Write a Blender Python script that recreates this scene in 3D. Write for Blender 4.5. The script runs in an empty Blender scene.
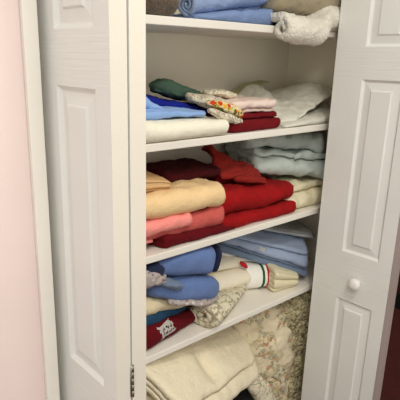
import bpy, bmesh, math, random
from mathutils import Vector, noise, Matrix
from mathutils.bvhtree import BVHTree

C = bpy.context.scene.collection
PI = math.pi
random.seed(7)

# ------------------------------------------------------------------ materials
def srgb(r, g, b):
    f = lambda c: (c / 255 / 12.92) if c / 255 <= .04045 else ((c / 255 + .055) / 1.055) ** 2.4
    return (f(r), f(g), f(b), 1)

def new_mat(name, rough=.8, sheen=0):
    m = bpy.data.materials.new(name); m.use_nodes = True
    nt = m.node_tree; b = nt.nodes['Principled BSDF']
    b.inputs['Roughness'].default_value = rough
    b.inputs['Specular IOR Level'].default_value = .25
    if sheen: b.inputs['Sheen Weight'].default_value = sheen
    return m, nt, b

def tex_coord(nt, scale=(1, 1, 1), kind='Object'):
    tc = nt.nodes.new('ShaderNodeTexCoord'); mp = nt.nodes.new('ShaderNodeMapping')
    mp.inputs['Scale'].default_value = scale
    nt.links.new(tc.outputs[kind], mp.inputs['Vector'])
    return mp.outputs['Vector']

def noise_node(nt, vec, scale, detail=3, rough=.5):
    n = nt.nodes.new('ShaderNodeTexNoise'); n.inputs['Scale'].default_value = scale
    n.inputs['Detail'].default_value = detail; n.inputs['Roughness'].default_value = rough
    nt.links.new(vec, n.inputs['Vector']); return n

def ramp(nt, fac, stops, interp='LINEAR'):
    r = nt.nodes.new('ShaderNodeValToRGB'); r.color_ramp.interpolation = interp
    e = r.color_ramp.elements
    while len(e) < len(stops): e.new(.5)
    for k, (p, c) in enumerate(stops): e[k].position = p; e[k].color = c
    nt.links.new(fac, r.inputs['Fac']); return r.outputs['Color']

def mix(nt, fac, a, b, mode='MIX'):
    n = nt.nodes.new('ShaderNodeMix'); n.data_type = 'RGBA'; n.blend_type = mode
    for s, v in ((n.inputs[0], fac), (n.inputs[6], a), (n.inputs[7], b)):
        if isinstance(v, bpy.types.NodeSocket): nt.links.new(v, s)
        else: s.default_value = v
    return n.outputs[2]

def bump(nt, b, h, strength, dist=.002, prev=None):
    n = nt.nodes.new('ShaderNodeBump'); n.inputs['Strength'].default_value = strength
    n.inputs['Distance'].default_value = dist
    nt.links.new(h, n.inputs['Height'])
    if prev: nt.links.new(prev, n.inputs['Normal'])
    nt.links.new(n.outputs['Normal'], b.inputs['Normal']); return n.outputs['Normal']

def paint(name, col, rough=.45, grain=None, var=.02):
    m, nt, b = new_mat(name, rough)
    v = tex_coord(nt)
    n = noise_node(nt, v, 3, 3)
    c2 = tuple(x * (1 - var * 3) for x in col[:3]) + (1,)
    nt.links.new(ramp(nt, n.outputs['Fac'], [(.35, c2), (.65, col)]), b.inputs['Base Color'])
    if grain == 'orange':
        n2 = noise_node(nt, v, 130, 2); bump(nt, b, n2.outputs['Fac'], .18, .002)
    elif grain:
        sc = {'h': (5, 5, 175), 'v': (160, 160, 5)}[grain]
        v2 = tex_coord(nt, sc); n2 = noise_node(nt, v2, 1, 3, .6)
        bump(nt, b, n2.outputs['Fac'], .6 if grain == 'h' else .22, .002)
    return m

def terry(name, col, var=.12, fine=380, bstr=.5, sheen=0, rough=.95, big=14):
    m, nt, b = new_mat(name, rough, sheen)
    v = tex_coord(nt)
    n = noise_node(nt, v, big, 4, .6)
    lo = tuple(x * (1 - var) for x in col[:3]) + (1,); hi = tuple(min(1, x * (1 + var)) for x in col[:3]) + (1,)
    c = ramp(nt, n.outputs['Fac'], [(.3, lo), (.7, hi)])
    n3 = noise_node(nt, v, fine, 2, .7)
    c = mix(nt, .35, c, ramp(nt, n3.outputs['Fac'], [(.3, lo), (.7, hi)]))
    nt.links.new(c, b.inputs['Base Color'])
    nn = bump(nt, b, n3.outputs['Fac'], bstr, .003)
    n4 = noise_node(nt, v, 45, 3, .6); bump(nt, b, n4.outputs['Fac'], .35, .010, bump(nt, b, noise_node(nt, v, 150, 2, .6).outputs['Fac'], bstr * .8, .005, nn))
    return m

def woven(name, col, var=.05, sheen=.1):
    return terry(name, col, var, 600, .2, sheen, .85, 9)

def printed(name, base, blots, line=None, lscale=40, quilt=0, sheen=0, warp=.4, cluster=0, qs=.4):
    """cloth with coloured blots: blots = [(colour, scale, threshold, offset)]"""
    m, nt, b = new_mat(name, .88, sheen)
    v0 = tex_coord(nt)
    wn = noise_node(nt, v0, 30, 2)
    add = nt.nodes.new('ShaderNodeVectorMath'); add.operation = 'MULTIPLY_ADD'
    nt.links.new(wn.outputs['Color'], add.inputs[0]); add.inputs[1].default_value = (warp * .05,) * 3
    nt.links.new(v0, add.inputs[2]); v = add.outputs[0]
    n = noise_node(nt, v0, 12, 3)
    lo = tuple(x * .9 for x in base[:3]) + (1,)
    c = ramp(nt, n.outputs['Fac'], [(.35, lo), (.65, base)])
    for col, sc, th, off in blots:
        mp = nt.nodes.new('ShaderNodeMapping'); mp.inputs['Location'].default_value = (off, off * .7, off * 1.3)
        nt.links.new(v, mp.inputs['Vector'])
        vo = nt.nodes.new('ShaderNodeTexVoronoi'); vo.inputs['Scale'].default_value = sc
        nt.links.new(mp.outputs[0], vo.inputs['Vector'])
        f = ramp(nt, vo.outputs['Distance'], [(th, (1, 1, 1, 1)), (th + .06, (0, 0, 0, 1))])
        if cluster:
            mk = ramp(nt, noise_node(nt, v0, cluster, 1).outputs['Fac'], [(.44, (0, 0, 0, 1)), (.52, (1, 1, 1, 1))])
            f = mix(nt, 1, f, mk, 'MULTIPLY')
        c = mix(nt, f, c, col)
    if line:
        n5 = noise_node(nt, v, lscale, 1)
        f = ramp(nt, n5.outputs['Fac'], [(.46, (0, 0, 0, 1)), (.49, (1, 1, 1, 1)), (.51, (1, 1, 1, 1)), (.54, (0, 0, 0, 1))])
        c = mix(nt, f, c, line)
    nt.links.new(c, b.inputs['Base Color'])
    prev = None
    if quilt:
        vq = nt.nodes.new('ShaderNodeTexVoronoi'); vq.feature = 'DISTANCE_TO_EDGE'; vq.inputs['Scale'].default_value = quilt
        nt.links.new(v, vq.inputs['Vector'])
        h = ramp(nt, vq.outputs['Distance'], [(0, (0, 0, 0, 1)), (.25, (1, 1, 1, 1))])
        prev = bump(nt, b, h, qs, .006)
    n4 = noise_node(nt, v0, 60, 3, .6); bump(nt, b, n4.outputs['Fac'], .25, .005, prev)
    return m

WHITE = srgb(236, 236, 230)
M = dict(
    leaf=paint('door_white_paint', WHITE, .42),
    leaf_h=paint('door_white_horizontal_grain', WHITE, .42, 'h'),
    leaf_v=paint('door_white_vertical_grain', WHITE, .42, 'v'),
    leaf_edge=paint('door_edge_paint', srgb(226, 219, 204), .5, 'orange'),
    raw_edge=paint('door_unpainted_edge', srgb(176, 158, 150), .7, 'v'),
    trim=paint('trim_cream_paint', srgb(241, 236, 225), .45),
    pink=paint('pink_wall_paint', srgb(234, 215, 208), .6, 'orange'),
    inner=paint('closet_wall_paint', srgb(247, 239, 219), .7, 'orange'),
    shelf=paint('shelf_cream_paint', srgb(243, 237, 224), .45),
    carpet=terry('dark_red_carpet', srgb(78, 30, 22), .25, 300, .8),
    darkwall=paint('dark_red_brown_wall', srgb(60, 20, 18), .7),
    black=paint('shadow_band_black', srgb(12, 9, 9), .7),
    steel=None,
)
m, nt, b = new_mat('steel', .35); b.inputs['Metallic'].default_value = .9; b.inputs['Base Color'].default_value = srgb(150, 145, 135); M['steel'] = m
m, nt, b = new_mat('knob_white', .3); b.inputs['Base Color'].default_value = srgb(238, 234, 228); M['knob'] = m
m, nt, b = new_mat('lamp_glow', .5); b.inputs['Emission Color'].default_value = (1, .93, .82, 1); b.inputs['Emission Strength'].default_value = 6; M['glow'] = m

# ------------------------------------------------------------------ objects
def link(name, me, parent=None, mats=()):
    o = bpy.data.objects.new(name, me); C.objects.link(o)
    for m in mats: me.materials.append(m)
    if parent: o.parent = parent
    return o

def tag(o, label=None, cat=None, group=None, kind=None):
    if label: o['label'] = label
    if cat: o['category'] = cat
    if group: o['group'] = group
    if kind: o['kind'] = kind
    return o

def empty(name, loc=(0, 0, 0)):
    o = bpy.data.objects.new(name, None); C.objects.link(o); o.location = loc; o.empty_display_size = .05
    return o

def finish(bm, name, mats, parent=None, smooth=True):
    bmesh.ops.recalc_face_normals(bm, faces=bm.faces)
    me = bpy.data.meshes.new(name); bm.to_mesh(me); bm.free()
    if smooth:
        for p in me.polygons: p.use_smooth = True
    return link(name, me, parent, mats if isinstance(mats, (list, tuple)) else [mats])

def box(bm, x0, x1, y0, y1, z0, z1, bev=0):
    r = bmesh.ops.create_cube(bm, size=1)['verts']
    for v in r: v.co = Vector((x0 if v.co.x < 0 else x1, y0 if v.co.y < 0 else y1, z0 if v.co.z < 0 else z1))
    if bev:
        es = list({e for v in r for e in v.link_edges})
        bmesh.ops.bevel(bm, geom=es, offset=bev, segments=2, affect='EDGES', profile=.5)

def boxobj(name, dims, mat, parent=None, bev=0):
    bm = bmesh.new(); box(bm, *dims, bev=bev)
    return finish(bm, name, mat, parent, smooth=False)

# ------------------------------------------------------------------ the room
YF = .227        # face of the wall the closet is in
XL, XR = -.055, 1.142   # the opening
SX0, SX1, SY0, SY1 = -.20, 1.30, .320, .694
def struct(o): o['kind'] = 'structure'; return o
def wall(name, boxes, mat):
    bm = bmesh.new()
    for d in boxes: box(bm, *d)
    return struct(finish(bm, name, mat, smooth=False))
wall('wall_front_left', [(-2.6, XL - .012, YF, .312, 0, 2.45)], M['pink'])
wall('wall_front_header', [(XL - .012, XR + .012, YF, .312, 2.06, 2.45)], M['pink'])
wall('wall_front_right', [(XR + .012, 1.45, YF, .312, 0, 2.45)], M['pink'])
wall('wall_closet_back', [(SX0 - .05, SX1 + .05, SY1, SY1 + .06, 0, 2.45)], M['inner'])
wall('wall_closet_left', [(SX0 - .06, SX0, .312, SY1, 0, 2.45)], M['inner'])
wall('wall_closet_right', [(SX1, SX1 + .06, .312, SY1, 0, 2.45)], M['inner'])
wall('ceiling_closet', [(SX0, SX1, .312, SY1, 2.40, 2.45)], M['inner'])
wall('floor', [(-2.6, 4.5, -2.6, 2.4, -.05, 0)], M['carpet'])
wall('wall_far_right', [(2.42, 2.5, -2.4, 2.4, 0, 2.45)], M['darkwall'])
wall('shadow_band_far_right', [(2.40, 2.42, -2.4, 2.4, 0, .10)], M['black'])  # black strip standing in for the shadow band at the far wall's foot

# casing and jambs
struct(boxobj('trim_1', (-.0884, -.0581, .2145, YF, 0, 2.06), M['trim'], bev=.002))
struct(boxobj('trim_2', (XR + .003, XR + .034, .2145, YF, 0, 2.06), M['trim'], bev=.002))
struct(boxobj('trim_3', (-.0884, XR + .034, .2145, YF, 2.061, 2.092), M['trim'], bev=.002))
struct(boxobj('trim_4', (XL - .0115, XL, YF, .312, 0, 2.06), M['trim']))
struct(boxobj('trim_5', (XR, XR + .0115, YF, .312, 0, 2.06), M['trim']))

# ------------------------------------------------------------------ doors
PANELS = [(.14, .656), (.840, 1.4451), (1.5478, 1.93)]
RINGS = [(0, 0), (.0012, .0012), (.0075, .0082), (.0105, .0086), (.033, .0046), (.0365, .0008), (.039, .0004)]
def leaf_mesh(w, t, u0, u1, z0=.015, z1=2.035):
    """a moulded door leaf: local x across, y = through the thickness (0 = shown face), z up"""
    bm = bmesh.new()
    xs = [0, u0, u1, w]; zs = [z0] + [z for p in PANELS for z in p] + [z1]
    for side in (0, 1):
        Y = (lambda d: d) if side == 0 else (lambda d: t - d)
        for i in range(3):
            for j in range(len(zs) - 1):
                a, b_, c, d = xs[i], xs[i + 1], zs[j], zs[j + 1]
                if i == 1 and j % 2 == 1:
                    prev = None
                    for ins, dep in RINGS:
                        ring = [bm.verts.new((x, Y(dep), z)) for x, z in ((a + ins, c + ins), (b_ - ins, c + ins), (b_ - ins, d - ins), (a + ins, d - ins))]
                        if prev:
                            for k in range(4):
                                bm.faces.new((prev[k], prev[(k + 1) % 4], ring[(k + 1) % 4], ring[k])).material_index = 0
                        prev = ring
                    bm.faces.new(prev).material_index = 0
                else:
                    f = bm.faces.new([bm.verts.new((x, Y(0), z)) for x, z in ((a, c), (b_, c), (b_, d), (a, d))])
                    f.material_index = 1 if (j % 2 == 0 and i == 1) else 2
                    if j % 2 == 0 and i != 1: f.material_index = 1
    # edges of the slab
    for (xa, xb, mi) in ((0, 0, 3), (w, w, 3)):
        f = bm.faces.new([bm.verts.new(p) for p in ((xa, 0, z0), (xa, t, z0), (xa, t, z1), (xa, 0, z1))]); f.material_index = mi
    for z in (z0, z1):
        f = bm.faces.new([bm.verts.new(p) for p in ((0, 0, z), (w, 0, z), (w, t, z), (0, t, z))]); f.material_index = 3
    bmesh.ops.remove_doubles(bm, verts=bm.verts, dist=1e-5)
    es = [e for e in bm.edges if all((abs(v.co.x) < 1e-6 or abs(v.co.x - w) < 1e-6) and (abs(v.co.y) < 1e-6 or abs(v.co.y - t) < 1e-6) for v in e.verts)
          and abs(e.verts[0].co.x - e.verts[1].co.x) < 1e-6 and abs(e.verts[0].co.y - e.verts[1].co.y) < 1e-6]
    bmesh.ops.bevel(bm, geom=es, offset=.0016, segments=2, affect='EDGES', profile=.5, material=3)
    return bm

def leaf(parent, p, ang, mirror, edge, w=.286):
    """leaf whose shown face starts at p and runs towards +Y turned by ang; mirror: thickness to +X"""
    bm = leaf_mesh(w, .0345, .0475, .1885)
    for v in bm.verts:
        u, n, z = v.co
        v.co = Vector((p[0] + u * math.sin(ang) + mirror * n * math.cos(ang), p[1] + u * math.cos(ang) - mirror * n * math.sin(ang), z))
    return finish(bm, 'door_leaf', [M['leaf'], M['leaf_h'], M['leaf_v'], edge], parent, smooth=False)

def hinge(parent, x, y, z, h=.068, ang=0):
    bm = bmesh.new()
    for k in range(5):
        za = z + k * h / 5; r = bmesh.ops.create_cone(bm, cap_ends=True, segments=12, radius1=.0027, radius2=.0027, depth=h / 5 - .001)['verts']
        for v in r: v.co += Vector((x, y - .0032, za + h / 10))
    box(bm, x - .004, x + .004, y - .0009, y + .0003, z, z + h)
    return finish(bm, 'hinge', M['steel'], parent)

d1 = empty('door_1', (0, 0, 0)); d1['kind'] = 'structure'
leaf(d1, (-.0365, 0), -.0186, 1, M['leaf_edge'])
leaf(d1, (.0365, 0), .004, -1, M['leaf_edge'])
for z in (.22, .828, 1.80): hinge(d1, .0004, 0, z, .073)
d2 = empty('door_2', (0, 0, 0)); d2['kind'] = 'structure'
lead = leaf(d2, (1.0512, -.0083), -.0389, 1, M['raw_edge'], .294)
leaf(d2, (1.0512 + .0708, -.0050), -.0389, -1, M['raw_edge'], .286)
# knob on the lead leaf
bm = bmesh.new()
prof = [(r_ * 1.3, h_ * 1.2) for r_, h_ in [(0, 0), (.0080, 0), (.0075, .003), (.0070, .008), (.0085, .012), (.0145, .015), (.0172, .020), (.0168, .026), (.012, .0305), (.005, .0325), (0, .0328)]]
nseg = 32; rings = []
for r, h in prof:
    rings.append([bm.verts.new((-h, r * math.cos(2 * PI * k / nseg), r * math.sin(2 * PI * k / nseg))) for k in range(nseg)] if r else [bm.verts.new((-h, 0, 0))])
for a, b_ in zip(rings, rings[1:]):
    for k in range(nseg):
        k2 = (k + 1) % nseg
        if len(a) == 1: bm.faces.new((a[0], b_[k], b_[k2]))
        elif len(b_) == 1: bm.faces.new((a[k], b_[0], a[k2]))
        else: bm.faces.new((a[k], a[k2], b_[k2], b_[k]))
kn = finish(bm, 'door_knob', M['knob'], d2)
kn.location = (1.0512 - .112 * math.sin(.0389), -.0083 + .112, .741)

# ------------------------------------------------------------------ shelves
ZA, ZB, ZC, ZD = 1.600, 1.2806, .9628, .6402
def shelf(z, label):
    bm = bmesh.new(); box(bm, SX0, SX1, SY0, SY1, z - .022, z, bev=.0025)
    return tag(finish(bm, 'closet_shelf', M['shelf'], smooth=False), label, 'shelf', 'painted closet shelves')
shelf(ZA, 'cream painted shelf, the topmost one, under the rolled blue towel and white quilt')
shelf(ZB, 'cream painted shelf carrying the royal blue and green cloths and floral table linen')
shelf(ZC, 'cream painted shelf carrying the peach blanket and bright red towels')
shelf(ZD, 'cream painted shelf, the lowest one, under the blue pillowcases and maroon towel with emblem')

# ------------------------------------------------------------------ cloth tools
def warp(p, amp, f, seed, z0=None, wr=0, wf=28):
    s = Vector((seed * 3.1, seed * 1.7, seed * 5.3))
    d = noise.noise_vector(p * f + s) * amp
    if wr:
        q = Vector((p.x * wf, p.y * wf * .8, p.z * wf)) + s
        d += noise.noise_vector(q) * wr
        d += noise.noise_vector(q * 2.3) * wr * .45
        q = Vector(((p.x + p.y * .5) * wf * .35, (p.y - p.x * .3) * wf * 1.5, p.z * wf * 1.3)) + s
        k = 1 - min(1, abs(noise.noise(q)) * 5)
        d += Vector((0, .5, -.6)) * wr * 1.0 * k
        q = Vector(((p.x - p.y) * wf * .9, (p.y + p.x) * wf * .3, p.z * wf * .25)) + s * 2
        k = 1 - min(1, abs(noise.noise(q)) * 4)
        d += Vector((.2, .5, -.5)) * wr * .9 * k
    if z0 is not None:
        k = max(0, min(1, (p.z - z0) / .025)); d.z *= k * .8
    return p + d

def ribbon(center, hw, tip=3):
    """closed loop round a 2-D centreline (list of (a,b)) with half thickness hw"""
    n = len(center); out = []; inn = []
    for i in range(n):
        p0 = center[max(0, i - 1)]; p1 = center[min(n - 1, i + 1)]
        dx, dy = p1[0] - p0[0], p1[1] - p0[1]; l = math.hypot(dx, dy) or 1
        nx, ny = -dy / l, dx / l
        h = hw(i / (n - 1)) if callable(hw) else hw
        e = min(i, n - 1 - i)
        if e < tip: h *= math.sqrt(1 - ((tip - e) / (tip + .6)) ** 2)
        out.append((center[i][0] + nx * h, center[i][1] + ny * h)); inn.append((center[i][0] - nx * h, center[i][1] - ny * h))
    return out, inn

def sweep(bm, out, inn, ns, mapf, cap=True):
    loop = out + inn[::-1]; K = len(out); rows = []
    for i in range(ns + 1):
        s = i / ns; rows.append([bm.verts.new(mapf(s, a, b_)) for a, b_ in loop])
    L = len(loop)
    for r0, r1 in zip(rows, rows[1:]):
        for k in range(L):
            k2 = (k + 1) % L; bm.faces.new((r0[k], r0[k2], r1[k2], r1[k]))
    if cap:
        for r in (rows[0], rows[-1]):
            for k in range(K - 1): bm.faces.new((r[k], r[k + 1], r[L - 2 - k], r[L - 1 - k]))

def serp(depth, H, n, seed, first_front=True, step=.009, ragged=.006):
    """centreline of a sheet folded n times, a = 0 at the front"""
    rnd = random.Random(seed); t = H / n; pts = []
    offs = [rnd.uniform(0, ragged) for _ in range(n + 1)]; offb = [rnd.uniform(0, ragged * 2) for _ in range(n + 1)]
    for i in range(n):
        zc = (i + .5) * t; fwd = (i % 2 == 0) == first_front   # runs back -> front
        fa = t / 2 + offs[(i + 1) // 2 if first_front else i // 2 + 0]; ba = depth - t / 2 - offb[i // 2 if first_front else (i + 1) // 2]
        if n == 1: fa = t * .4; ba = depth - t * .4
        a0, a1 = (ba, fa) if fwd else (fa, ba)
        m_ = max(3, int(abs(a1 - a0) / step))
        for k in range(m_ + 1): pts.append((a0 + (a1 - a0) * k / m_, zc))
        if i < n - 1:
            cx = a1; sgn = -1 if fwd else 1; q = 7
            for k in range(1, q):
                th = PI * k / q; pts.append((cx + sgn * t / 2 * math.sin(th), zc + t / 2 - t / 2 * math.cos(th)))
    return pts, t

def bil(q, s, v):
    return (q[0] * (1 - s) + q[1] * s) * (1 - v) + (q[3] * (1 - s) + q[2] * s) * v

def fold(name, mat, quad, h, n=2, seed=1, amp=.008, f=7, wr=.0052, wf=20, ff=True, z0=None, parent=None, round_=.03, rag=.006,
         srange=(0, 1), inflate=0, bend=None, step=.009, puff=0, wseed=None):
    """a cloth folded n times. quad: base corners front-left, front-right, back-right, back-left; h: height or one height per corner"""
    Q = [Vector(p) for p in quad]; H4 = [h] * 4 if not isinstance(h, (list, tuple)) else list(h)
    W = ((Q[1] - Q[0]).length + (Q[2] - Q[3]).length) / 2; D = ((Q[3] - Q[0]).length + (Q[2] - Q[1]).length) / 2
    Hm = sum(H4) / 4
    pts, t = serp(D, Hm, n, seed, ff, step, rag)
    out, inn = ribbon(pts, t * .485 + inflate)
    ns = max(2, int(W * (srange[1] - srange[0]) / .009))
    ws = seed if wseed is None else wseed
    def mp(s_, a, b_):
        s = srange[0] + (srange[1] - srange[0]) * s_
        dl = min(s, 1 - s) * W
        v = a / D; w = b_ / Hm
        if dl < round_:
            k = 1 - dl / round_; ins = round_ * .55 * (1 - math.sqrt(max(0, 1 - k * k)))
            v = v + (ins / D) * (1 - 2 * v)
            if k > .6: w = .5 + (w - .5) * (1 - .12 * ((k - .6) / .4) ** 2)
        hh = bil(H4, s, v)
        if puff: hh += puff * math.sin(PI * max(0, min(1, s))) * math.sin(PI * max(0, min(1, v))) 
        p = bil(Q, s, v) + Vector((0, 0, hh * w))
        if bend: p = bend(p, s, v, w)
        return warp(p, amp, f, ws, z0, wr, wf)
    bm = bmesh.new(); sweep(bm, out, inn, ns, mp)
    return finish(bm, name, mat, parent)

def spiral(turns, R, t, r0=.004, step=.006, start=0, tail=None):
    pts = []; th = 0; T = turns * 2 * PI
    while th < T:
        r = r0 + (R - r0) * th / T; pts.append((r * math.cos(start + th), r * math.sin(start + th))); th += max(.08, step / max(r, .004))
    return pts

def roll(name, mat, A, B, RA, RB, turns=2.5, seed=1, start=0, amp=.006, f=8, wr=.002, wf=28, parent=None, z0=None, flat=(1, 1), bend=None, t=None, hand=1):
    """a rolled cloth; A, B axis ends, RA, RB radii"""
    A = Vector(A); B = Vector(B); ax = (B - A); L = ax.length; ax.normalize()
    up = Vector((0, 0, 1)); side = ax.cross(up).normalized(); up2 = side.cross(ax)
    pts = spiral(turns, 1, 0, .12, .14, start)
    tt = t or .88 / turns / 2 * .97
    out, inn = ribbon(pts, tt, 2)
    ns = int(L / .008)
    def mp(s, a, b_):
        R = RA + (RB - RA) * s; k = min(s, 1 - s) * L
        if k < .02: R *= .86 + .14 * math.sqrt(max(0, 1 - (1 - k / .02) ** 2))
        p = A + ax * (s * L) + side * (a * R * flat[0] * hand) + up2 * (b_ * R * flat[1])
        if bend: p = bend(p, s)
        return warp(p, amp, f, seed, z0, wr, wf)
    bm = bmesh.new(); sweep(bm, out, inn, ns, mp)
    return finish(bm, name, mat, parent)

def cr(P, t):
    n = len(P) - 1; x = t * n; i = min(int(x), n - 1); u = x - i
    g = lambda k: P[max(0, min(n, k))]
    p0, p1, p2, p3 = g(i - 1), g(i), g(i + 1), g(i + 2)
    return .5 * ((2 * p1) + (p2 - p0) * u + (2 * p0 - 5 * p1 + 4 * p2 - p3) * u * u + (3 * p1 - p0 - 3 * p2 + p3) * u ** 3)

def lump(name, mat, path, seed=1, amp=.006, f=9, wr=.004, wf=24, parent=None, z0=None, ex=2.4, crease=0, nseg=44, step=.006):
    """a bunched cloth lofted along path = [(x, y, z, half width, half height)]"""
    P = [Vector(p[:3]) for p in path]; W = [p[3] for p in path]; Hh = [p[4] for p in path]
    L = sum((b_ - a).length for a, b_ in zip(P, P[1:])); ns = max(8, int(L / step)); bm = bmesh.new(); rows = []
    for i in range(ns + 1):
        t = i / ns; c = cr(P, t); d = (cr(P, min(1, t + .02)) - cr(P, max(0, t - .02))).normalized()
        side = d.cross(Vector((0, 0, 1)))
        side = side.normalized() if side.length > 1e-4 else Vector((0, 1, 0))
        up = side.cross(d)
        w = max(.001, cr(W, t)); h = max(.001, cr(Hh, t)); k = min(t, 1 - t) * L; e = min(w, h) * 1.2
        e = min(e, L * .3)
        if k < e: q = math.sqrt(max(.0004, 1 - (1 - k / e) ** 2)); w *= .15 + .85 * q; h *= q
        row = []
        for j in range(nseg):
            th = 2 * PI * j / nseg; cx, sx = math.cos(th), math.sin(th)
            a = math.copysign(abs(cx) ** (2 / ex), cx) * w; b_ = math.copysign(abs(sx) ** (2 / ex), sx) * h
            p = c + side * a + up * b_
            if crease:
                r = noise.noise(Vector((t * L * 14, th * 1.6, seed * 7.7))); r = 1 - min(1, abs(r) * 5)
                p -= (side * a + up * b_).normalized() * crease * r
            row.append(bm.verts.new(warp(p, amp, f, seed, z0, wr, wf)))
        rows.append(row)
    for r0, r1 in zip(rows, rows[1:]):
        for k in range(nseg): bm.faces.new((r0[k], r0[(k + 1) % nseg], r1[(k + 1) % nseg], r1[k]))
    bm.faces.new(rows[0]); bm.faces.new(rows[-1][::-1])
    return finish(bm, name, mat, parent)

def sheet(name, mat, grid, thick=.006, seed=1, amp=.004, f=10, wr=.002, wf=26, parent=None, res=.008):
    """a draped sheet through a grid of 3-D points (rows of equal length)"""
    G = [[Vector(p) for p in r] for r in grid]
    lu = sum((b_ - a).length for a, b_ in zip(G[0], G[0][1:])); lv = sum((b_ - a).length for a, b_ in zip([r[0] for r in G], [r[0] for r in G][1:]))
    nu = max(8, int(lu / res)); nv = max(6, int(lv / res)); top = []
    for j in range(nv + 1):
        row = []
        for i in range(nu + 1):
            col = [cr(r, i / nu) for r in G]; row.append(warp(cr(col, j / nv), amp, f, seed, None, wr, wf))
        top.append(row)
    bm = bmesh.new(); Vt = []; Vb = []
    for j in range(nv + 1):
        rt, rb = [], []
        for i in range(nu + 1):
            du = top[j][min(nu, i + 1)] - top[j][max(0, i - 1)]; dv = top[min(nv, j + 1)][i] - top[max(0, j - 1)][i]
            n = du.cross(dv).normalized(); e = min(i, nu - i, j, nv - j); k = thick / 2 * (1 if e >= 2 else (.35, .85)[e])
            rt.append(bm.verts.new(top[j][i] + n * k)); rb.append(bm.verts.new(top[j][i] - n * k))
        Vt.append(rt); Vb.append(rb)
    for j in range(nv):
        for i in range(nu):
            bm.faces.new((Vt[j][i], Vt[j][i + 1], Vt[j + 1][i + 1], Vt[j + 1][i])); bm.faces.new((Vb[j][i], Vb[j + 1][i], Vb[j + 1][i + 1], Vb[j][i + 1]))
    for j in range(nv):
        bm.faces.new((Vt[j][0], Vt[j + 1][0], Vb[j + 1][0], Vb[j][0])); bm.faces.new((Vt[j][nu], Vb[j][nu], Vb[j + 1][nu], Vt[j + 1][nu]))
    for i in range(nu):
        bm.faces.new((Vt[0][i], Vb[0][i], Vb[0][i + 1], Vt[0][i + 1])); bm.faces.new((Vt[nv][i], Vt[nv][i + 1], Vb[nv][i + 1], Vb[nv][i]))
    return finish(bm, name, mat, parent)

def R4(x0, x1, y0, y1, z, dz=(0, 0, 0, 0), rot=0):
    cx, cy = (x0 + x1) / 2, (y0 + y1) / 2; c, s = math.cos(math.radians(rot)), math.sin(math.radians(rot)); o = []
    for (x, y), d in zip(((x0, y0), (x1, y0), (x1, y1), (x0, y1)), dz):
        dx, dy = x - cx, y - cy; o.append((cx + dx * c - dy * s, cy + dx * s + dy * c, z + d))
    return o

def decal(name, mat, target, strips, parent, off=.0012, direction=(0, 1, 0)):
    """thin stitched marks laid on a cloth: strips = lists of (x, z, half width) seen from the front"""
    me = target.data; bvh = BVHTree.FromPolygons([v.co for v in me.vertices], [p.vertices for p in me.polygons])
    d = Vector(direction).normalized(); bm = bmesh.new()
    def hit(x, z):
        r = bvh.ray_cast(Vector((x, 0, z)) , d)
        return (r[0] - d * off) if r[0] else None
    for st in strips:
        prev = None
        for i in range(len(st)):
            x, z, hw = st[i]; x2, z2, _ = st[min(i + 1, len(st) - 1)]; x1, z1, _ = st[max(i - 1, 0)]
            dx, dz = x2 - x1, z2 - z1; l = math.hypot(dx, dz) or 1
            a = hit(x - dz / l * hw, z + dx / l * hw); b_ = hit(x + dz / l * hw, z - dx / l * hw)
            if a is None or b_ is None: prev = None; continue
            cur = (bm.verts.new(a), bm.verts.new(b_))
            if prev: bm.faces.new((prev[0], prev[1], cur[1], cur[0]))
            prev = cur
    bmesh.ops.solidify(bm, geom=bm.faces[:], thickness=.0008)
    return finish(bm, name, mat, parent, smooth=False)

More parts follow.
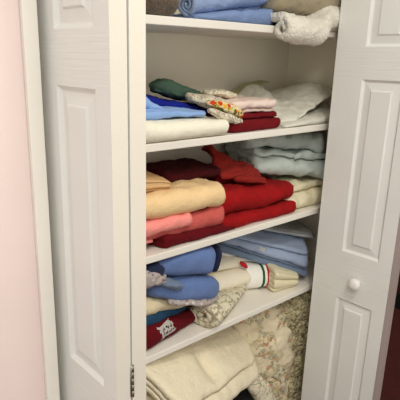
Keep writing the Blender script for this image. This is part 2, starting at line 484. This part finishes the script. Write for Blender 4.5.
# ------------------------------------------------------------------ cloth materials
T = dict(
    taupe_fur=terry('brown_grey_plush', srgb(100, 84, 66), .6, 120, 1.0, .3, .95, 40),
    blue=terry('light_blue_terry', srgb(148, 168, 204), .14),
    blue2=terry('soft_blue_terry', srgb(126, 147, 188), .14),
    ivory_quilt=printed('ivory_quilted_cotton', srgb(232, 226, 210), [(srgb(222, 214, 196), 60, .12, 0)], quilt=75),
    taupe_satin=printed('taupe_quilted_satin', srgb(164, 150, 122), [(srgb(140, 126, 96), 22, .25, 2)], quilt=20, sheen=.3),
    cream=woven('cream_cotton', srgb(242, 236, 214)),
    paleblue=woven('pale_blue_cotton', srgb(142, 176, 226)),
    royal=terry('royal_blue_cloth', srgb(22, 36, 138), .2),
    green=terry('dark_green_cloth', srgb(74, 98, 80), .15),
    print1=printed('cream_floral_print', srgb(226, 216, 190), [(srgb(150, 110, 120), 60, .16, 1), (srgb(110, 125, 90), 75, .15, 4)], line=srgb(170, 150, 130), lscale=60),
    print2=printed('fruit_print', srgb(226, 206, 150), [(srgb(70, 100, 50), 75, .40, 1), (srgb(226, 176, 40), 60, .36, 3), (srgb(206, 62, 36), 46, .36, 6), (srgb(232, 222, 190), 60, .3, 8)]),
    darkred=terry('dark_red_terry', srgb(112, 10, 20), .15),
    blush=terry('blush_cotton', srgb(240, 216, 202), .05),
    sage=woven('pale_sage_cotton', srgb(222, 219, 203)),
    olive=woven('olive_sage_cotton', srgb(168, 164, 118)),
    maroon=terry('deep_maroon_cloth', srgb(98, 6, 16), .15),
    coral=terry('dusty_coral_terry', srgb(206, 96, 88), .1),
    pinkt=terry('light_pink_terry', srgb(246, 150, 140), .08),
    peach=terry('peach_fleece', srgb(242, 208, 156), .05),
    tan=terry('apricot_tan_cotton', srgb(222, 182, 130), .06),
    wine=terry('wine_cloth', srgb(66, 6, 10), .2),
    rust=terry('brick_red_terry', srgb(146, 38, 30), .15),
    red=terry('bright_red_terry', srgb(152, 13, 15), .25),
    mint=printed('pale_mint_quilted', srgb(192, 203, 194), [(srgb(180, 192, 184), 50, .12, 2)], quilt=30, qs=.15),
    butter=woven('butter_cream_cotton', srgb(230, 220, 184)),
    peri=woven('periwinkle_cotton', srgb(98, 121, 168), .12),
    navy=woven('navy_cotton', srgb(30, 38, 66)),
    mauve=printed('grey_mauve_print', srgb(178, 166, 160), [(srgb(128, 114, 116), 55, .22, 1), (srgb(214, 206, 198), 48, .2, 5)]),
    creamb=woven('cream_blanket', srgb(232, 216, 176)),
    teal=terry('dark_teal_terry', srgb(36, 70, 98), .3, 160),
    linen=woven('ivory_linen', srgb(236, 226, 202)),
    leafp=printed('leaf_print_linen', srgb(226, 216, 188), [(srgb(150, 146, 112), 48, .17, 2), (srgb(196, 150, 130), 52, .13, 7)], line=srgb(160, 152, 122), lscale=26),
    xgreen=woven('green_trim', srgb(20, 92, 50)), xred=woven('red_trim', srgb(186, 24, 30)),
    white=woven('white_cotton', srgb(242, 238, 228)),
    bluegrey=woven('blue_grey_percale', srgb(160, 175, 200)),
    grey=woven('grey_percale', srgb(186, 188, 186)),
    slate=woven('slate_blue_percale', srgb(112, 128, 150)),
    blanket=terry('ivory_wool_blanket', srgb(240, 228, 198), .04, 260, .6),
    rose=printed('rose_floral_quilting', srgb(232, 218, 186), [(srgb(150, 146, 108), 62, .40, 2), (srgb(184, 176, 152), 50, .42, 5), (srgb(200, 144, 116), 28, .26, 9), (srgb(206, 188, 140), 44, .34, 12)], quilt=20, cluster=13),
    khaki=printed('sage_khaki_floral_quilting', srgb(188, 176, 138), [(srgb(138, 132, 96), 60, .36, 3), (srgb(206, 194, 158), 70, .32, 6)], quilt=45, qs=.9),
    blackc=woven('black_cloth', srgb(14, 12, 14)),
)

# ================================================================== top shelf
o = fold('throw_blanket', T['taupe_fur'], R4(.19, .392, .332, .62, ZA), .12, n=2, seed=3, amp=.008, wr=.005, wf=40, z0=ZA, round_=.05)
tag(o, 'brown grey plush throw at the left end of the top shelf', 'blanket')
o = fold('folded_towel', T['blue2'], R4(.455, .772, .336, .60, ZA), (.016, .055, .055, .018), n=2, seed=5, z0=ZA, amp=.005)
tag(o, 'soft blue towel lying flat under the rolled blue towel on the top shelf', 'towel')
o = roll('rolled_towel', T['blue'], (.448, .376, ZA + .040), (.760, .385, ZA + .094), .033, .036, 2.4, seed=6, start=2.2, amp=.004, flat=(1.15, 1), wr=.003)
tag(o, 'light blue terry towel rolled up, its coiled end facing left on the top shelf', 'towel')

# white quilt rolled over the shelf edge
def quilt_roll():
    pts = []
    for k in range(28): pts.append((.60 - (.60 - .285) * k / 27, ZA + .026))
    c = (.285, ZA - .010); r = .036
    th = PI / 2
    while th < PI / 2 + 2 * PI * 1.35:
        q = (th - PI / 2) / (2 * PI * 1.35); rr = r * (1 - .72 * q)
        pts.append((c[0] + rr * math.cos(th), c[1] + rr * math.sin(th))); th += .16
    out, inn = ribbon(pts, .0105)
    def mp(s, a, b_):
        x = .742 + (1.20 - .742) * s; dl = min(s, 1 - s) * .46
        if dl < .03 and a < .40:
            k = 1 - dl / .03; sh = 1 - .22 * k * k; a = .285 + (a - .285) * sh; b_ = (ZA - .01) + (b_ - (ZA - .01)) * sh if b_ < ZA + .03 and a < .33 else b_
        sh = max(0, min(1, (s - .36) / .26)); sh = sh * sh * (3 - 2 * sh)
        if a < .34: a += .043 * sh; b_ += .046 * sh
        if a < .33: b_ -= .006 * math.sin(PI * min(1, s * 1.6)) if a < .31 else 0
        return warp(Vector((x + .02 * (b_ - ZA), a, b_)), .006 if a < .31 else .002, 10, 11, None, .0035 if a < .31 else .001, 34)
    bm = bmesh.new(); sweep(bm, out, inn, 52, mp)
    return finish(bm, 'bedspread', T['ivory_quilt'])
tag(quilt_roll(), 'ivory quilted bedspread curling over the front edge of the top shelf', 'bedspread')
o = fold('comforter', T['taupe_satin'], R4(.76, 1.22, .325, .62, ZA + .045), .15, n=3, seed=14, amp=.010, wr=.006, wf=18, round_=.05)
tag(o, 'shiny taupe comforter heaped on top of the ivory bedspread on the top shelf', 'comforter')

# ================================================================== second shelf
o = fold('folded_blanket', T['cream'], R4(.19, .570, .318, .60, ZB), (.062, .048, .052, .062), n=2, seed=21, amp=.004, wr=.003, z0=ZB, round_=.012)
tag(o, 'thick cream cotton blanket folded flat under the pale blue sheet', 'blanket')
o = fold('folded_sheet', T['paleblue'], R4(.19, .515, .345, .47, ZB + .062, (0, -.006, -.006, 0)), (.036, .016, .016, .040), n=2, seed=22, amp=.005, wr=.003)
tag(o, 'pale blue sheet crumpled on the cream blanket, against the left door', 'sheet')
lump('loose_fold', T['paleblue'], [(.20, .40, ZB + .120, .05, .034), (.28, .40, ZB + .112, .045, .028), (.335, .39, ZB + .092, .04, .012), (.365, .385, ZB + .082, .03, .006)], seed=23, parent=o, wr=.004)
o = fold('folded_cloth', T['royal'], [(.36, .45, ZB + .082), (.62, .44, ZB + .052), (.66, .60, ZB + .055), (.40, .62, ZB + .085)], (.030, .014, .014, .036), n=2, seed=24, amp=.005)
tag(o, 'royal blue cloth lying under the dark green cloth', 'cloth')
o = lump('crumpled_cloth', T['green'], [(.455, .55, ZB + .124, .02, .012), (.500, .54, ZB + .132, .050, .026), (.56, .53, ZB + .112, .055, .022), (.64, .53, ZB + .092, .05, .018)], seed=25, wr=.004, ex=3, crease=.004)
tag(o, 'dark green cloth bunched on top of the royal blue cloth', 'cloth')
o = lump('table_linen', T['print1'], [(.520, .46, ZB + .108, .03, .012), (.565, .43, ZB + .098, .045, .020), (.610, .40, ZB + .078, .045, .026), (.650, .38, ZB + .062, .030, .018)], seed=26, wr=.005, crease=.005)
tag(o, 'cream floral table linen with a fruit print, draped beside the green cloth', 'tablecloth')
lump('printed_border', T['print2'], [(.535, .378, ZB + .094, .010, .008), (.575, .356, ZB + .086, .018, .014), (.615, .347, ZB + .070, .020, .015), (.650, .345, ZB + .054, .012, .010)], seed=27, parent=o, wr=.004)
lump('upper_fold', T['print1'], [(.58, .45, ZB + .112, .03, .010), (.64, .44, ZB + .114, .035, .012), (.70, .43, ZB + .104, .025, .010)], seed=28, parent=o, wr=.005, crease=.004)
lump('lower_fold', T['print1'], [(.51, .350, ZB + .078, .012, .008), (.56, .333, ZB + .056, .016, .012), (.610, .330, ZB + .040, .014, .010), (.645, .342, ZB + .038, .012, .008)], seed=29, parent=o, wr=.005, crease=.004)
o = fold('folded_towel', T['darkred'], R4(.600, .838, .338, .55, ZB), .056, n=3, seed=31, amp=.004, z0=ZB, rag=.012, round_=.02)
tag(o, 'dark red towel folded under the blush pink towel', 'towel')
o = fold('folded_towel', T['blush'], R4(.625, .826, .348, .55, ZB + .057), .040, n=3, ff=False, seed=32, amp=.004, round_=.02)
tag(o, 'blush pink towel folded on top of the dark red towel', 'towel')
o = fold('folded_sheet', T['sage'], R4(.85, 1.27, .328, .64, ZB), (.012, .045, .07, .05), n=2, seed=33, amp=.004, z0=ZB, round_=.02)
tag(o, 'pale sage sheet lying flat on the shelf right of the dark red towel', 'sheet')
o = sheet('draped_sheet', T['sage'], [
    [(.84, .37, ZB + .012), (.93, .35, ZB + .022), (1.02, .36, ZB + .050), (1.12, .38, ZB + .075), (1.26, .40, ZB + .10)],
    [(.84, .44, ZB + .030), (.93, .44, ZB + .060), (1.01, .44, ZB + .062), (1.12, .45, ZB + .095), (1.26, .46, ZB + .12)],
    [(.86, .53, ZB + .055), (.95, .52, ZB + .105), (1.03, .53, ZB + .080), (1.12, .53, ZB + .105), (1.26, .53, ZB + .13)],
    [(.88, .60, ZB + .085), (.99, .61, ZB + .125), (1.06, .62, ZB + .095), (1.14, .62, ZB + .10), (1.26, .62, ZB + .12)]], thick=.009, seed=34, wr=.006, wf=22)
tag(o, 'ivory sage sheet loosely draped over the flat sage sheet, rising to the back', 'sheet')
o = sheet('thin_cloth', T['olive'], [
    [(.68, .60, ZB + .085), (.80, .60, ZB + .085), (.90, .60, ZB + .092), (1.00, .60, ZB + .120), (1.08, .60, ZB + .135)],
    [(.68, .66, ZB + .090), (.80, .66, ZB + .090), (.90, .66, ZB + .098), (1.00, .66, ZB + .126), (1.08, .66, ZB + .140)]], thick=.007, seed=35)
tag(o, 'olive sage cloth edge showing behind the blush pink towel', 'cloth')

# ================================================================== third shelf
o = fold('folded_cloth', T['maroon'], [(.352, .334, ZC), (.645, .334, ZC), (.645, .60, ZC), (.24, .60, ZC)], (.046, .024, .03, .046), n=2, seed=41, amp=.003, z0=ZC, round_=.015)
tag(o, 'deep maroon cloth lying flat at the bottom of the peach blanket pile', 'cloth')
o = fold('folded_towel', T['coral'], R4(.19, .596, .338, .58, ZC + .030, (.016, -.006, 0, .016)), (.038, .068, .066, .044), n=2, seed=42, amp=.004)
tag(o, 'dusty coral towel under the peach blanket, its round end at the right', 'towel')
o = fold('folded_towel', T['pinkt'], R4(.19, .440, .322, .42, ZC + .058, (.002, 0, 0, .002)), .042, n=2, seed=43, amp=.003, round_=.012)
tag(o, 'light pink towel folded under the left side of the peach blanket', 'towel')
fold('lower_fold', T['pinkt'], [(.19, .326, ZC + .030), (.325, .334, ZC + .026), (.30, .40, ZC + .026), (.19, .40, ZC + .030)], .016, n=1, seed=44, amp=.002, parent=o)
o = fold('folded_blanket', T['peach'], R4(.19, .582, .330, .60, ZC + .096), (.082, .070, .074, .080), n=2, seed=45, amp=.005, round_=.03)
tag(o, 'thick peach fleece blanket with a rounded front fold', 'blanket')
o = fold('folded_sheet', T['tan'], [(.19, .345, ZC + .176), (.392, .350, ZC + .170), (.40, .56, ZC + .172), (.19, .58, ZC + .176)], (.060, .022, .040, .068), n=4, seed=46, amp=.005, wr=.002, ff=False, rag=.016, round_=.015)
tag(o, 'apricot tan sheet folded on top of the peach blanket', 'sheet')
o = fold('folded_cloth', T['wine'], R4(.425, .665, .425, .62, ZC + .166), (.034, .026, .030, .036), n=2, seed=47, amp=.006)
tag(o, 'dark wine cloth behind the peach blanket, beside the tan sheet', 'cloth')
GR = 'bright red towels'
o = fold('folded_towel', T['red'], R4(.575, .978, .338, .62, ZC), (.050, .046, .05, .052), n=2, seed=51, amp=.006, z0=ZC, round_=.045)
tag(o, 'bright red towel resting directly on the shelf, lowest of the red pile', 'towel', GR)
o = fold('folded_towel', T['red'], R4(.572, .965, .342, .62, ZC + .050, (.0, -.002, -.002, 0)), (.092, .062, .06, .085), n=2, seed=52, amp=.008, round_=.06)
tag(o, 'bright red towel with a broad humped front, middle of the red pile', 'towel', GR)
o = fold('folded_towel', T['darkred'], R4(.66, .885, .440, .65, ZC + .128), (.034, .014, .02, .03), n=2, seed=53, amp=.004)
tag(o, 'darker red towel at the back, on top of the bright red pile', 'towel', GR)
o = sheet('crumpled_towel', T['rust'], [
    [(.700, .585, ZC + .228), (.74, .56, ZC + .205), (.79, .53, ZC + .175), (.87, .50, ZC + .158)],
    [(.685, .525, ZC + .246), (.73, .50, ZC + .206), (.785, .475, ZC + .180), (.865, .46, ZC + .162)],
    [(.665, .470, ZC + .195), (.710, .45, ZC + .172), (.775, .435, ZC + .166), (.850, .43, ZC + .152)],
    [(.655, .425, ZC + .152), (.700, .405, ZC + .158), (.760, .400, ZC + .152), (.825, .40, ZC + .140)]], thick=.018, seed=54, wr=.007, wf=18, amp=.008)
tag(o, 'brick red towel crumpled into a peak on top of the red pile', 'towel')
lump('lower_fold', T['rust'], [(.70, .415, ZC + .150, .02, .010), (.76, .395, ZC + .144, .03, .014), (.83, .39, ZC + .132, .025, .010)], seed=55, parent=o, crease=.004)
o = fold('folded_sheet', T['butter'], R4(.925, 1.24, .340, .60, ZC), .096, n=3, seed=56, wr=.009, amp=.008, z0=ZC, rag=.012, round_=.035)
tag(o, 'butter cream sheet folded between the red towels and the right door', 'sheet')
Q = [(.850, .440, ZC + .142), (1.16, .338, ZC + .100), (1.27, .60, ZC + .112), (.90, .668, ZC + .150)]
o = fold('folded_quilt', T['mint'], Q, (.085, .094, .09, .085), n=3, seed=57, amp=.010, f=6, wr=.010, wf=15, round_=.04)
tag(o, 'pale mint quilt folded on the butter cream sheet, lower of the two mint quilts', 'quilt', 'pale mint quilts')
Q = [(.840, .490, ZC + .232), (1.16, .365, ZC + .200), (1.26, .60, ZC + .202), (.90, .668, ZC + .240)]
o = fold('folded_quilt', T['mint'], Q, (.045, .07, .07, .045), n=2, seed=58, amp=.008, f=6, wr=.010, wf=15, round_=.04)
tag(o, 'pale mint quilt rumpled just under the shelf above, upper of the two mint quilts', 'quilt', 'pale mint quilts')

# ================================================================== fourth shelf
o = mt = fold('folded_towel', T['maroon'], [(.275, .338, ZD), (.520, .388, ZD), (.49, .56, ZD), (.19, .50, ZD)], (.082, .048, .05, .082), n=2, seed=61, amp=.004, z0=ZD, round_=.02)
tag(o, 'maroon towel with a white stitched emblem on its front', 'towel')
# the emblem: a pale slanting badge with dark lettering strokes
ex, ez = .344, ZD + .030
sl = lambda x, z: (ex + x * .95, ez + z * .95 + x * .02)
def emb(*p, w=.0020):
    out = []
    for (a, b_) in zip(p, p[1:]):
        for k in range(8):
            t = k / 8; out.append(sl(a[0] + (b_[0] - a[0]) * t, a[1] + (b_[1] - a[1]) * t))
    out.append(sl(*p[-1])); return [(x, z, w) for x, z in out]
badge = [emb((.000, .003), (.060, .003), w=.0034), emb((-.003, .010), (.061, .010), w=.0038), emb((-.002, .017), (.058, .017), w=.0038),
         emb((-.008, .024), (.062, .024), w=.0038), emb((-.003, .031), (.056, .031), w=.0034),
         emb((-.014, .036), (.002, .030), w=.0024), emb((-.006, -.005), (.012, -.001), w=.0028), emb((.052, .036), (.064, .033), w=.0022), emb((.058, .000), (.068, .006), w=.0022)]
bd = decal('emblem', T['white'], mt, badge, mt, off=.0016)
bd['label'] = 'white stitched emblem with dark stitching lines'
strokes = [emb((.006, .008), (.010, .014), (.008, .021), (.014, .026), (.018, .020), w=.0013), emb((.016, .006), (.019, .013), (.024, .009), (.026, .017), w=.0013),
           emb((.024, .024), (.030, .027), (.033, .020), (.038, .025), w=.0013), emb((.032, .006), (.035, .013), (.041, .008), (.044, .016), w=.0013),
           emb((.043, .024), (.048, .019), (.052, .025), w=.0013), emb((.049, .007), (.052, .013), (.056, .009), w=.0013)]
decal('stitching', T['wine'], mt, strokes, bd, off=.0030)
o = fold('folded_towel', T['teal'], [(.19, .350, ZD + .076), (.505, .402, ZD + .046), (.48, .56, ZD + .05), (.19, .52, ZD + .08)], (.062, .030, .030, .058), n=2, seed=62, amp=.005)
tag(o, 'dark teal towel on top of the maroon towel', 'towel')
o = fold('folded_blanket', T['creamb'], [(.19, .345, ZD + .122), (.520, .405, ZD + .062), (.50, .60, ZD + .07), (.19, .60, ZD + .125)], (.085, .030, .030, .09), n=2, seed=63, amp=.006)
tag(o, 'beige cream blanket wedge between the teal towel and the grey print cloth', 'blanket')
# blue pillowcases
o = lump('stuffed_pillowcase', T['peri'], [(.355, .46, ZD + .192, .085, .024), (.39, .44, ZD + .182, .100, .036), (.45, .42, ZD + .163, .100, .044), (.53, .42, ZD + .138, .10, .044), (.588, .43, ZD + .122, .085, .026)], seed=64, wr=.004, ex=3.0)
tag(o, 'periwinkle blue pillowcase bundle, the lower one, with a printed underside', 'pillowcase', 'periwinkle pillowcases')
lump('printed_underside', T['mauve'], [(.375, .348, ZD + .142, .010, .007), (.43, .330, ZD + .128, .012, .009), (.51, .328, ZD + .106, .012, .009), (.580, .350, ZD + .094, .010, .008)], seed=64, parent=o)
lump('gathered_end', T['slate'], [(.335, .358, ZD + .222, .02, .010), (.375, .342, ZD + .204, .024, .018), (.415, .334, ZD + .188, .016, .010)], seed=66, parent=o, crease=.006)
o = lump('stuffed_pillowcase', T['peri'], [(.315, .45, ZD + .258, .08, .022), (.37, .44, ZD + .262, .105, .034), (.45, .43, ZD + .254, .11, .048), (.53, .43, ZD + .240, .11, .054), (.568, .43, ZD + .234, .10, .050)], seed=67, wr=.003, ex=3.4)
tag(o, 'periwinkle blue pillowcase bundle, the upper one, with a navy end', 'pillowcase', 'periwinkle pillowcases')
lump('navy_hem', T['navy'], [(.562, .435, ZD + .234, .112, .0545), (.573, .435, ZD + .232, .108, .0525), (.580, .435, ZD + .230, .098, .047)], seed=67, parent=o, ex=3.4, wr=.002)
lump('gathered_end', T['navy'], [(.285, .40, ZD + .262, .05, .018), (.32, .38, ZD + .262, .058, .026), (.365, .372, ZD + .250, .045, .026)], seed=69, parent=o, crease=.006)
o = lump('bunched_cloth', T['mauve'], [(.19, .38, ZD + .252, .06, .034), (.26, .37, ZD + .250, .055, .036), (.315, .355, ZD + .242, .04, .026), (.360, .348, ZD + .234, .02, .010)], seed=70, wr=.006, crease=.006)
tag(o, 'grey mauve printed cloth bunched up left of the blue pillowcases', 'cloth')
# ivory linens in the middle
o = fold('folded_sheet', T['linen'], [(.565, .440, ZD + .002), (.830, .425, ZD + .002), (.80, .66, ZD + .002), (.545, .66, ZD + .002)], (.155, .125, .165, .195), n=4, seed=71, amp=.006, wr=.002, ff=False, round_=.03, z0=ZD)
tag(o, 'ivory linen sheet folded thick beside the blue pillowcases', 'sheet')
o = roll('rolled_sheet', T['leafp'], (.520, .350, ZD + .040), (.800, .425, ZD + .034), .044, .010, 2.2, seed=72, start=1.0, flat=(1.5, 1), wr=.004, z0=ZD, amp=.004)
tag(o, 'leaf print linen rolled to a point in front of the ivory sheet', 'sheet')
def xmas(quad, h, n, seed, label, stripes):
    o = fold('folded_towel', T['white'], quad, h, n=n, seed=seed, amp=.004, wr=.003, round_=.012, rag=.018)
    tag(o, label, 'towel')
    for nm, mt_, s0, s1 in stripes:
        fold(nm, T[mt_], quad, h, n=n, seed=seed, amp=.004, wr=.003, round_=.012, rag=.018, srange=(s0, s1), inflate=.0016, parent=o)
    return o
o = xmas([(.72, .490, ZD + .002), (.920, .400, ZD + .002), (1.0, .60, ZD + .002), (.80, .68, ZD + .002)], (.165, .140, .15, .165), 3, 73,
     'white towel edged with green and red stripes, left of the butter yellow sheets', [('green_stripe', 'xgreen', .82, .865), ('red_stripe', 'xred', .915, .945)])
lump('red_bow', T['xred'], [(.800, .452, ZD + .128, .007, .005), (.812, .440, ZD + .120, .011, .009), (.820, .432, ZD + .108, .007, .006)], seed=74, parent=o)
o = fold('folded_sheet', T['butter'], [(.892, .350, ZD + .001), (1.02, .335, ZD + .001), (1.20, .60, ZD + .001), (.995, .62, ZD + .001)], (.104, .052, .06, .10), n=5, seed=75, amp=.003, wr=.0028, ff=False, rag=.014, round_=.015, z0=ZD)
tag(o, 'butter yellow sheets with fanned edges under the blue sheets', 'sheet')
# blue sheets
Qb = [(.735, .510, ZD + .168), (1.085, .340, ZD + .018), (1.28, .560, ZD + .08), (.92, .680, ZD + .168)]
o = fold('folded_sheet', T['slate'], Qb, (.040, .034, .03, .03), n=3, seed=76, amp=.004, round_=.02, wr=.002)
tag(o, 'slate blue sheet, lowest of the blue sheets at the right of the shelf', 'sheet')
Qb2 = [(x, y + .004, z + .040) for x, y, z in Qb]
o = sh = fold('folded_sheet', T['bluegrey'], Qb2, (.034, .070, .06, .040), n=3, seed=77, amp=.004, round_=.02, wr=.003)
tag(o, 'pale blue grey sheet with a small white label on its front edge', 'sheet')
decal('care_label', T['white'], sh, [[(.892 + k * .0028, ZD + .166 - k * .0014, .0065) for k in range(8)]], sh, off=.002)
Qc = [(.90, .530, ZD + .226), (1.17, .385, ZD + .150), (1.285, .56, ZD + .150), (1.02, .676, ZD + .212)]
o = fold('folded_sheet', T['grey'], Qc, (.018, .022, .022, .018), n=2, seed=78, amp=.004, round_=.012, wr=.003)
tag(o, 'light grey sheet lying on top of the pale blue grey sheet', 'sheet')

# ================================================================== bottom of the closet
o = fold('folded_blanket', T['blanket'], [(.19, .33, .002), (.66, .33, .002), (.66, .64, .002), (.19, .64, .002)], .36, n=4, seed=81, amp=.006, z0=0, round_=.04, step=.014)
tag(o, 'ivory blanket standing lowest at the left of the closet floor', 'blanket')
o = bl2 = fold('folded_blanket', T['blanket'], [(.19, .315, .375), (.52, .305, .365), (.54, .62, .37), (.19, .64, .385)], (.150, .03, .05, .15), n=3, seed=82, amp=.006, round_=.05)
tag(o, 'ivory blanket peeking out at the left under the topmost floor blanket', 'blanket')
QE = [(.345, .185, .415), (.842, .352, .300), (.90, .62, .375), (.235, .375, .565)]
def drp(p, s, v, w):
    # a dimple across the top, where the blanket is creased
    if w > .5: p.z -= .034 * math.exp(-((s - .42) / .06) ** 2) * math.exp(-((v - .40) / .25) ** 2)
    return p
o = fold('folded_blanket', T['blanket'], QE, (.075, .070, .10, .075), n=3, seed=83, amp=.008, wr=.003, wf=18, round_=.06, bend=drp, rag=.012, puff=.015)
tag(o, 'thick ivory blanket folded in layers, topmost at the bottom of the closet', 'blanket')
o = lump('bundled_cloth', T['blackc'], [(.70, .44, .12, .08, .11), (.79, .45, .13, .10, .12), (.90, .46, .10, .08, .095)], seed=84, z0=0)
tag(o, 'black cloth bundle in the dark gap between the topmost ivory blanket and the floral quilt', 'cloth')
# floral quilt standing on the floor
o = sheet('floral_quilt', T['rose'], [
    [(.84, .63, .545), (.92, .60, .575), (.99, .56, .585), (1.06, .53, .59)],
    [(.83, .54, .505), (.90, .49, .550), (.97, .44, .560), (1.05, .42, .565)],
    [(.87, .47, .36), (.93, .425, .41), (.99, .39, .43), (1.05, .385, .44)],
    [(.90, .45, .18), (.95, .405, .21), (1.01, .375, .23), (1.06, .37, .23)],
    [(.91, .45, .035), (.96, .40, .035), (1.02, .375, .035), (1.06, .37, .035)]], thick=.045, seed=85, wr=.008, wf=13, amp=.010)
tag(o, 'rose floral quilt bundled upright at the right of the closet floor', 'quilt')
sheet('khaki_border', T['khaki'], [
    [(1.04, .58, .60), (1.12, .55, .60), (1.20, .52, .60), (1.27, .52, .60)],
    [(1.00, .44, .575), (1.10, .38, .570), (1.18, .37, .565), (1.27, .37, .56)],
    [(1.035, .375, .42), (1.11, .355, .42), (1.19, .35, .42), (1.27, .35, .42)],
    [(1.045, .36, .22), (1.12, .345, .22), (1.19, .345, .22), (1.27, .345, .22)],
    [(1.03, .36, .03), (1.11, .345, .03), (1.19, .345, .03), (1.27, .345, .03)]], thick=.04, seed=86, wr=.010, wf=20, amp=.008, parent=o)
fold('inner_layers', T['rose'], [(.95, .50, .003), (1.26, .43, .003), (1.26, .66, .003), (.95, .66, .003)], .50, n=4, seed=88, amp=.006, step=.016, parent=o)
lump('turned_corner', T['leafp'], [(.79, .36, .33, .02, .03), (.83, .35, .27, .03, .04), (.87, .34, .20, .03, .04), (.91, .34, .12, .03, .04)], seed=87, parent=o)

# ------------------------------------------------------------------ light
L = bpy.data.lights.new('hall_ceiling_light', 'AREA'); L.shape = 'DISK'; L.size = .36; L.energy = 13; L.color = (1, .95, .86)
lo = bpy.data.objects.new('hall_ceiling_light', L); C.objects.link(lo); lo.location = (.16, -.78, 2.42); lo.rotation_euler = (0, 0, 0)
L2 = bpy.data.lights.new('hall_far_ceiling_light', 'AREA'); L2.shape = 'DISK'; L2.size = .36; L2.energy = 18; L2.color = (1, .95, .87)
lo2 = bpy.data.objects.new('hall_far_ceiling_light', L2); C.objects.link(lo2); lo2.location = (-.75, -1.35, 2.42)
w = bpy.data.worlds.new('world'); bpy.context.scene.world = w; w.use_nodes = True
w.node_tree.nodes['Background'].inputs[0].default_value = (1, .985, .945, 1); w.node_tree.nodes['Background'].inputs[1].default_value = .84

# ------------------------------------------------------------------ camera
cam = bpy.data.cameras.new('camera'); co = bpy.data.objects.new('camera', cam); C.objects.link(co)
cam.sensor_fit = 'HORIZONTAL'; cam.sensor_width = 36; cam.lens = 500.91 / 400 * 36
cam.shift_x = (200 - 188.04) / 400; cam.shift_y = (204.81 - 200) / 400; cam.clip_start = .02
yaw, pit, rol = .7159, .2870, .0233
fw = Vector((math.sin(yaw) * math.cos(pit), math.cos(yaw) * math.cos(pit), -math.sin(pit)))
rt = Vector((math.cos(yaw), -math.sin(yaw), 0)); up = rt.cross(fw)
r2 = rt * math.cos(rol) + up * math.sin(rol); u2 = up * math.cos(rol) - rt * math.sin(rol)
mw = Matrix((r2, u2, -fw)).transposed().to_4x4(); mw.translation = Vector((-.4977, -.7349, 1.5028)); co.matrix_world = mw
sc = bpy.context.scene; sc.camera = co
sc.view_settings.view_transform = 'Standard'; sc.view_settings.look = 'None'; sc.view_settings.gamma = 1
sc.view_settings.use_curve_mapping = False; sc.view_settings.exposure = .08
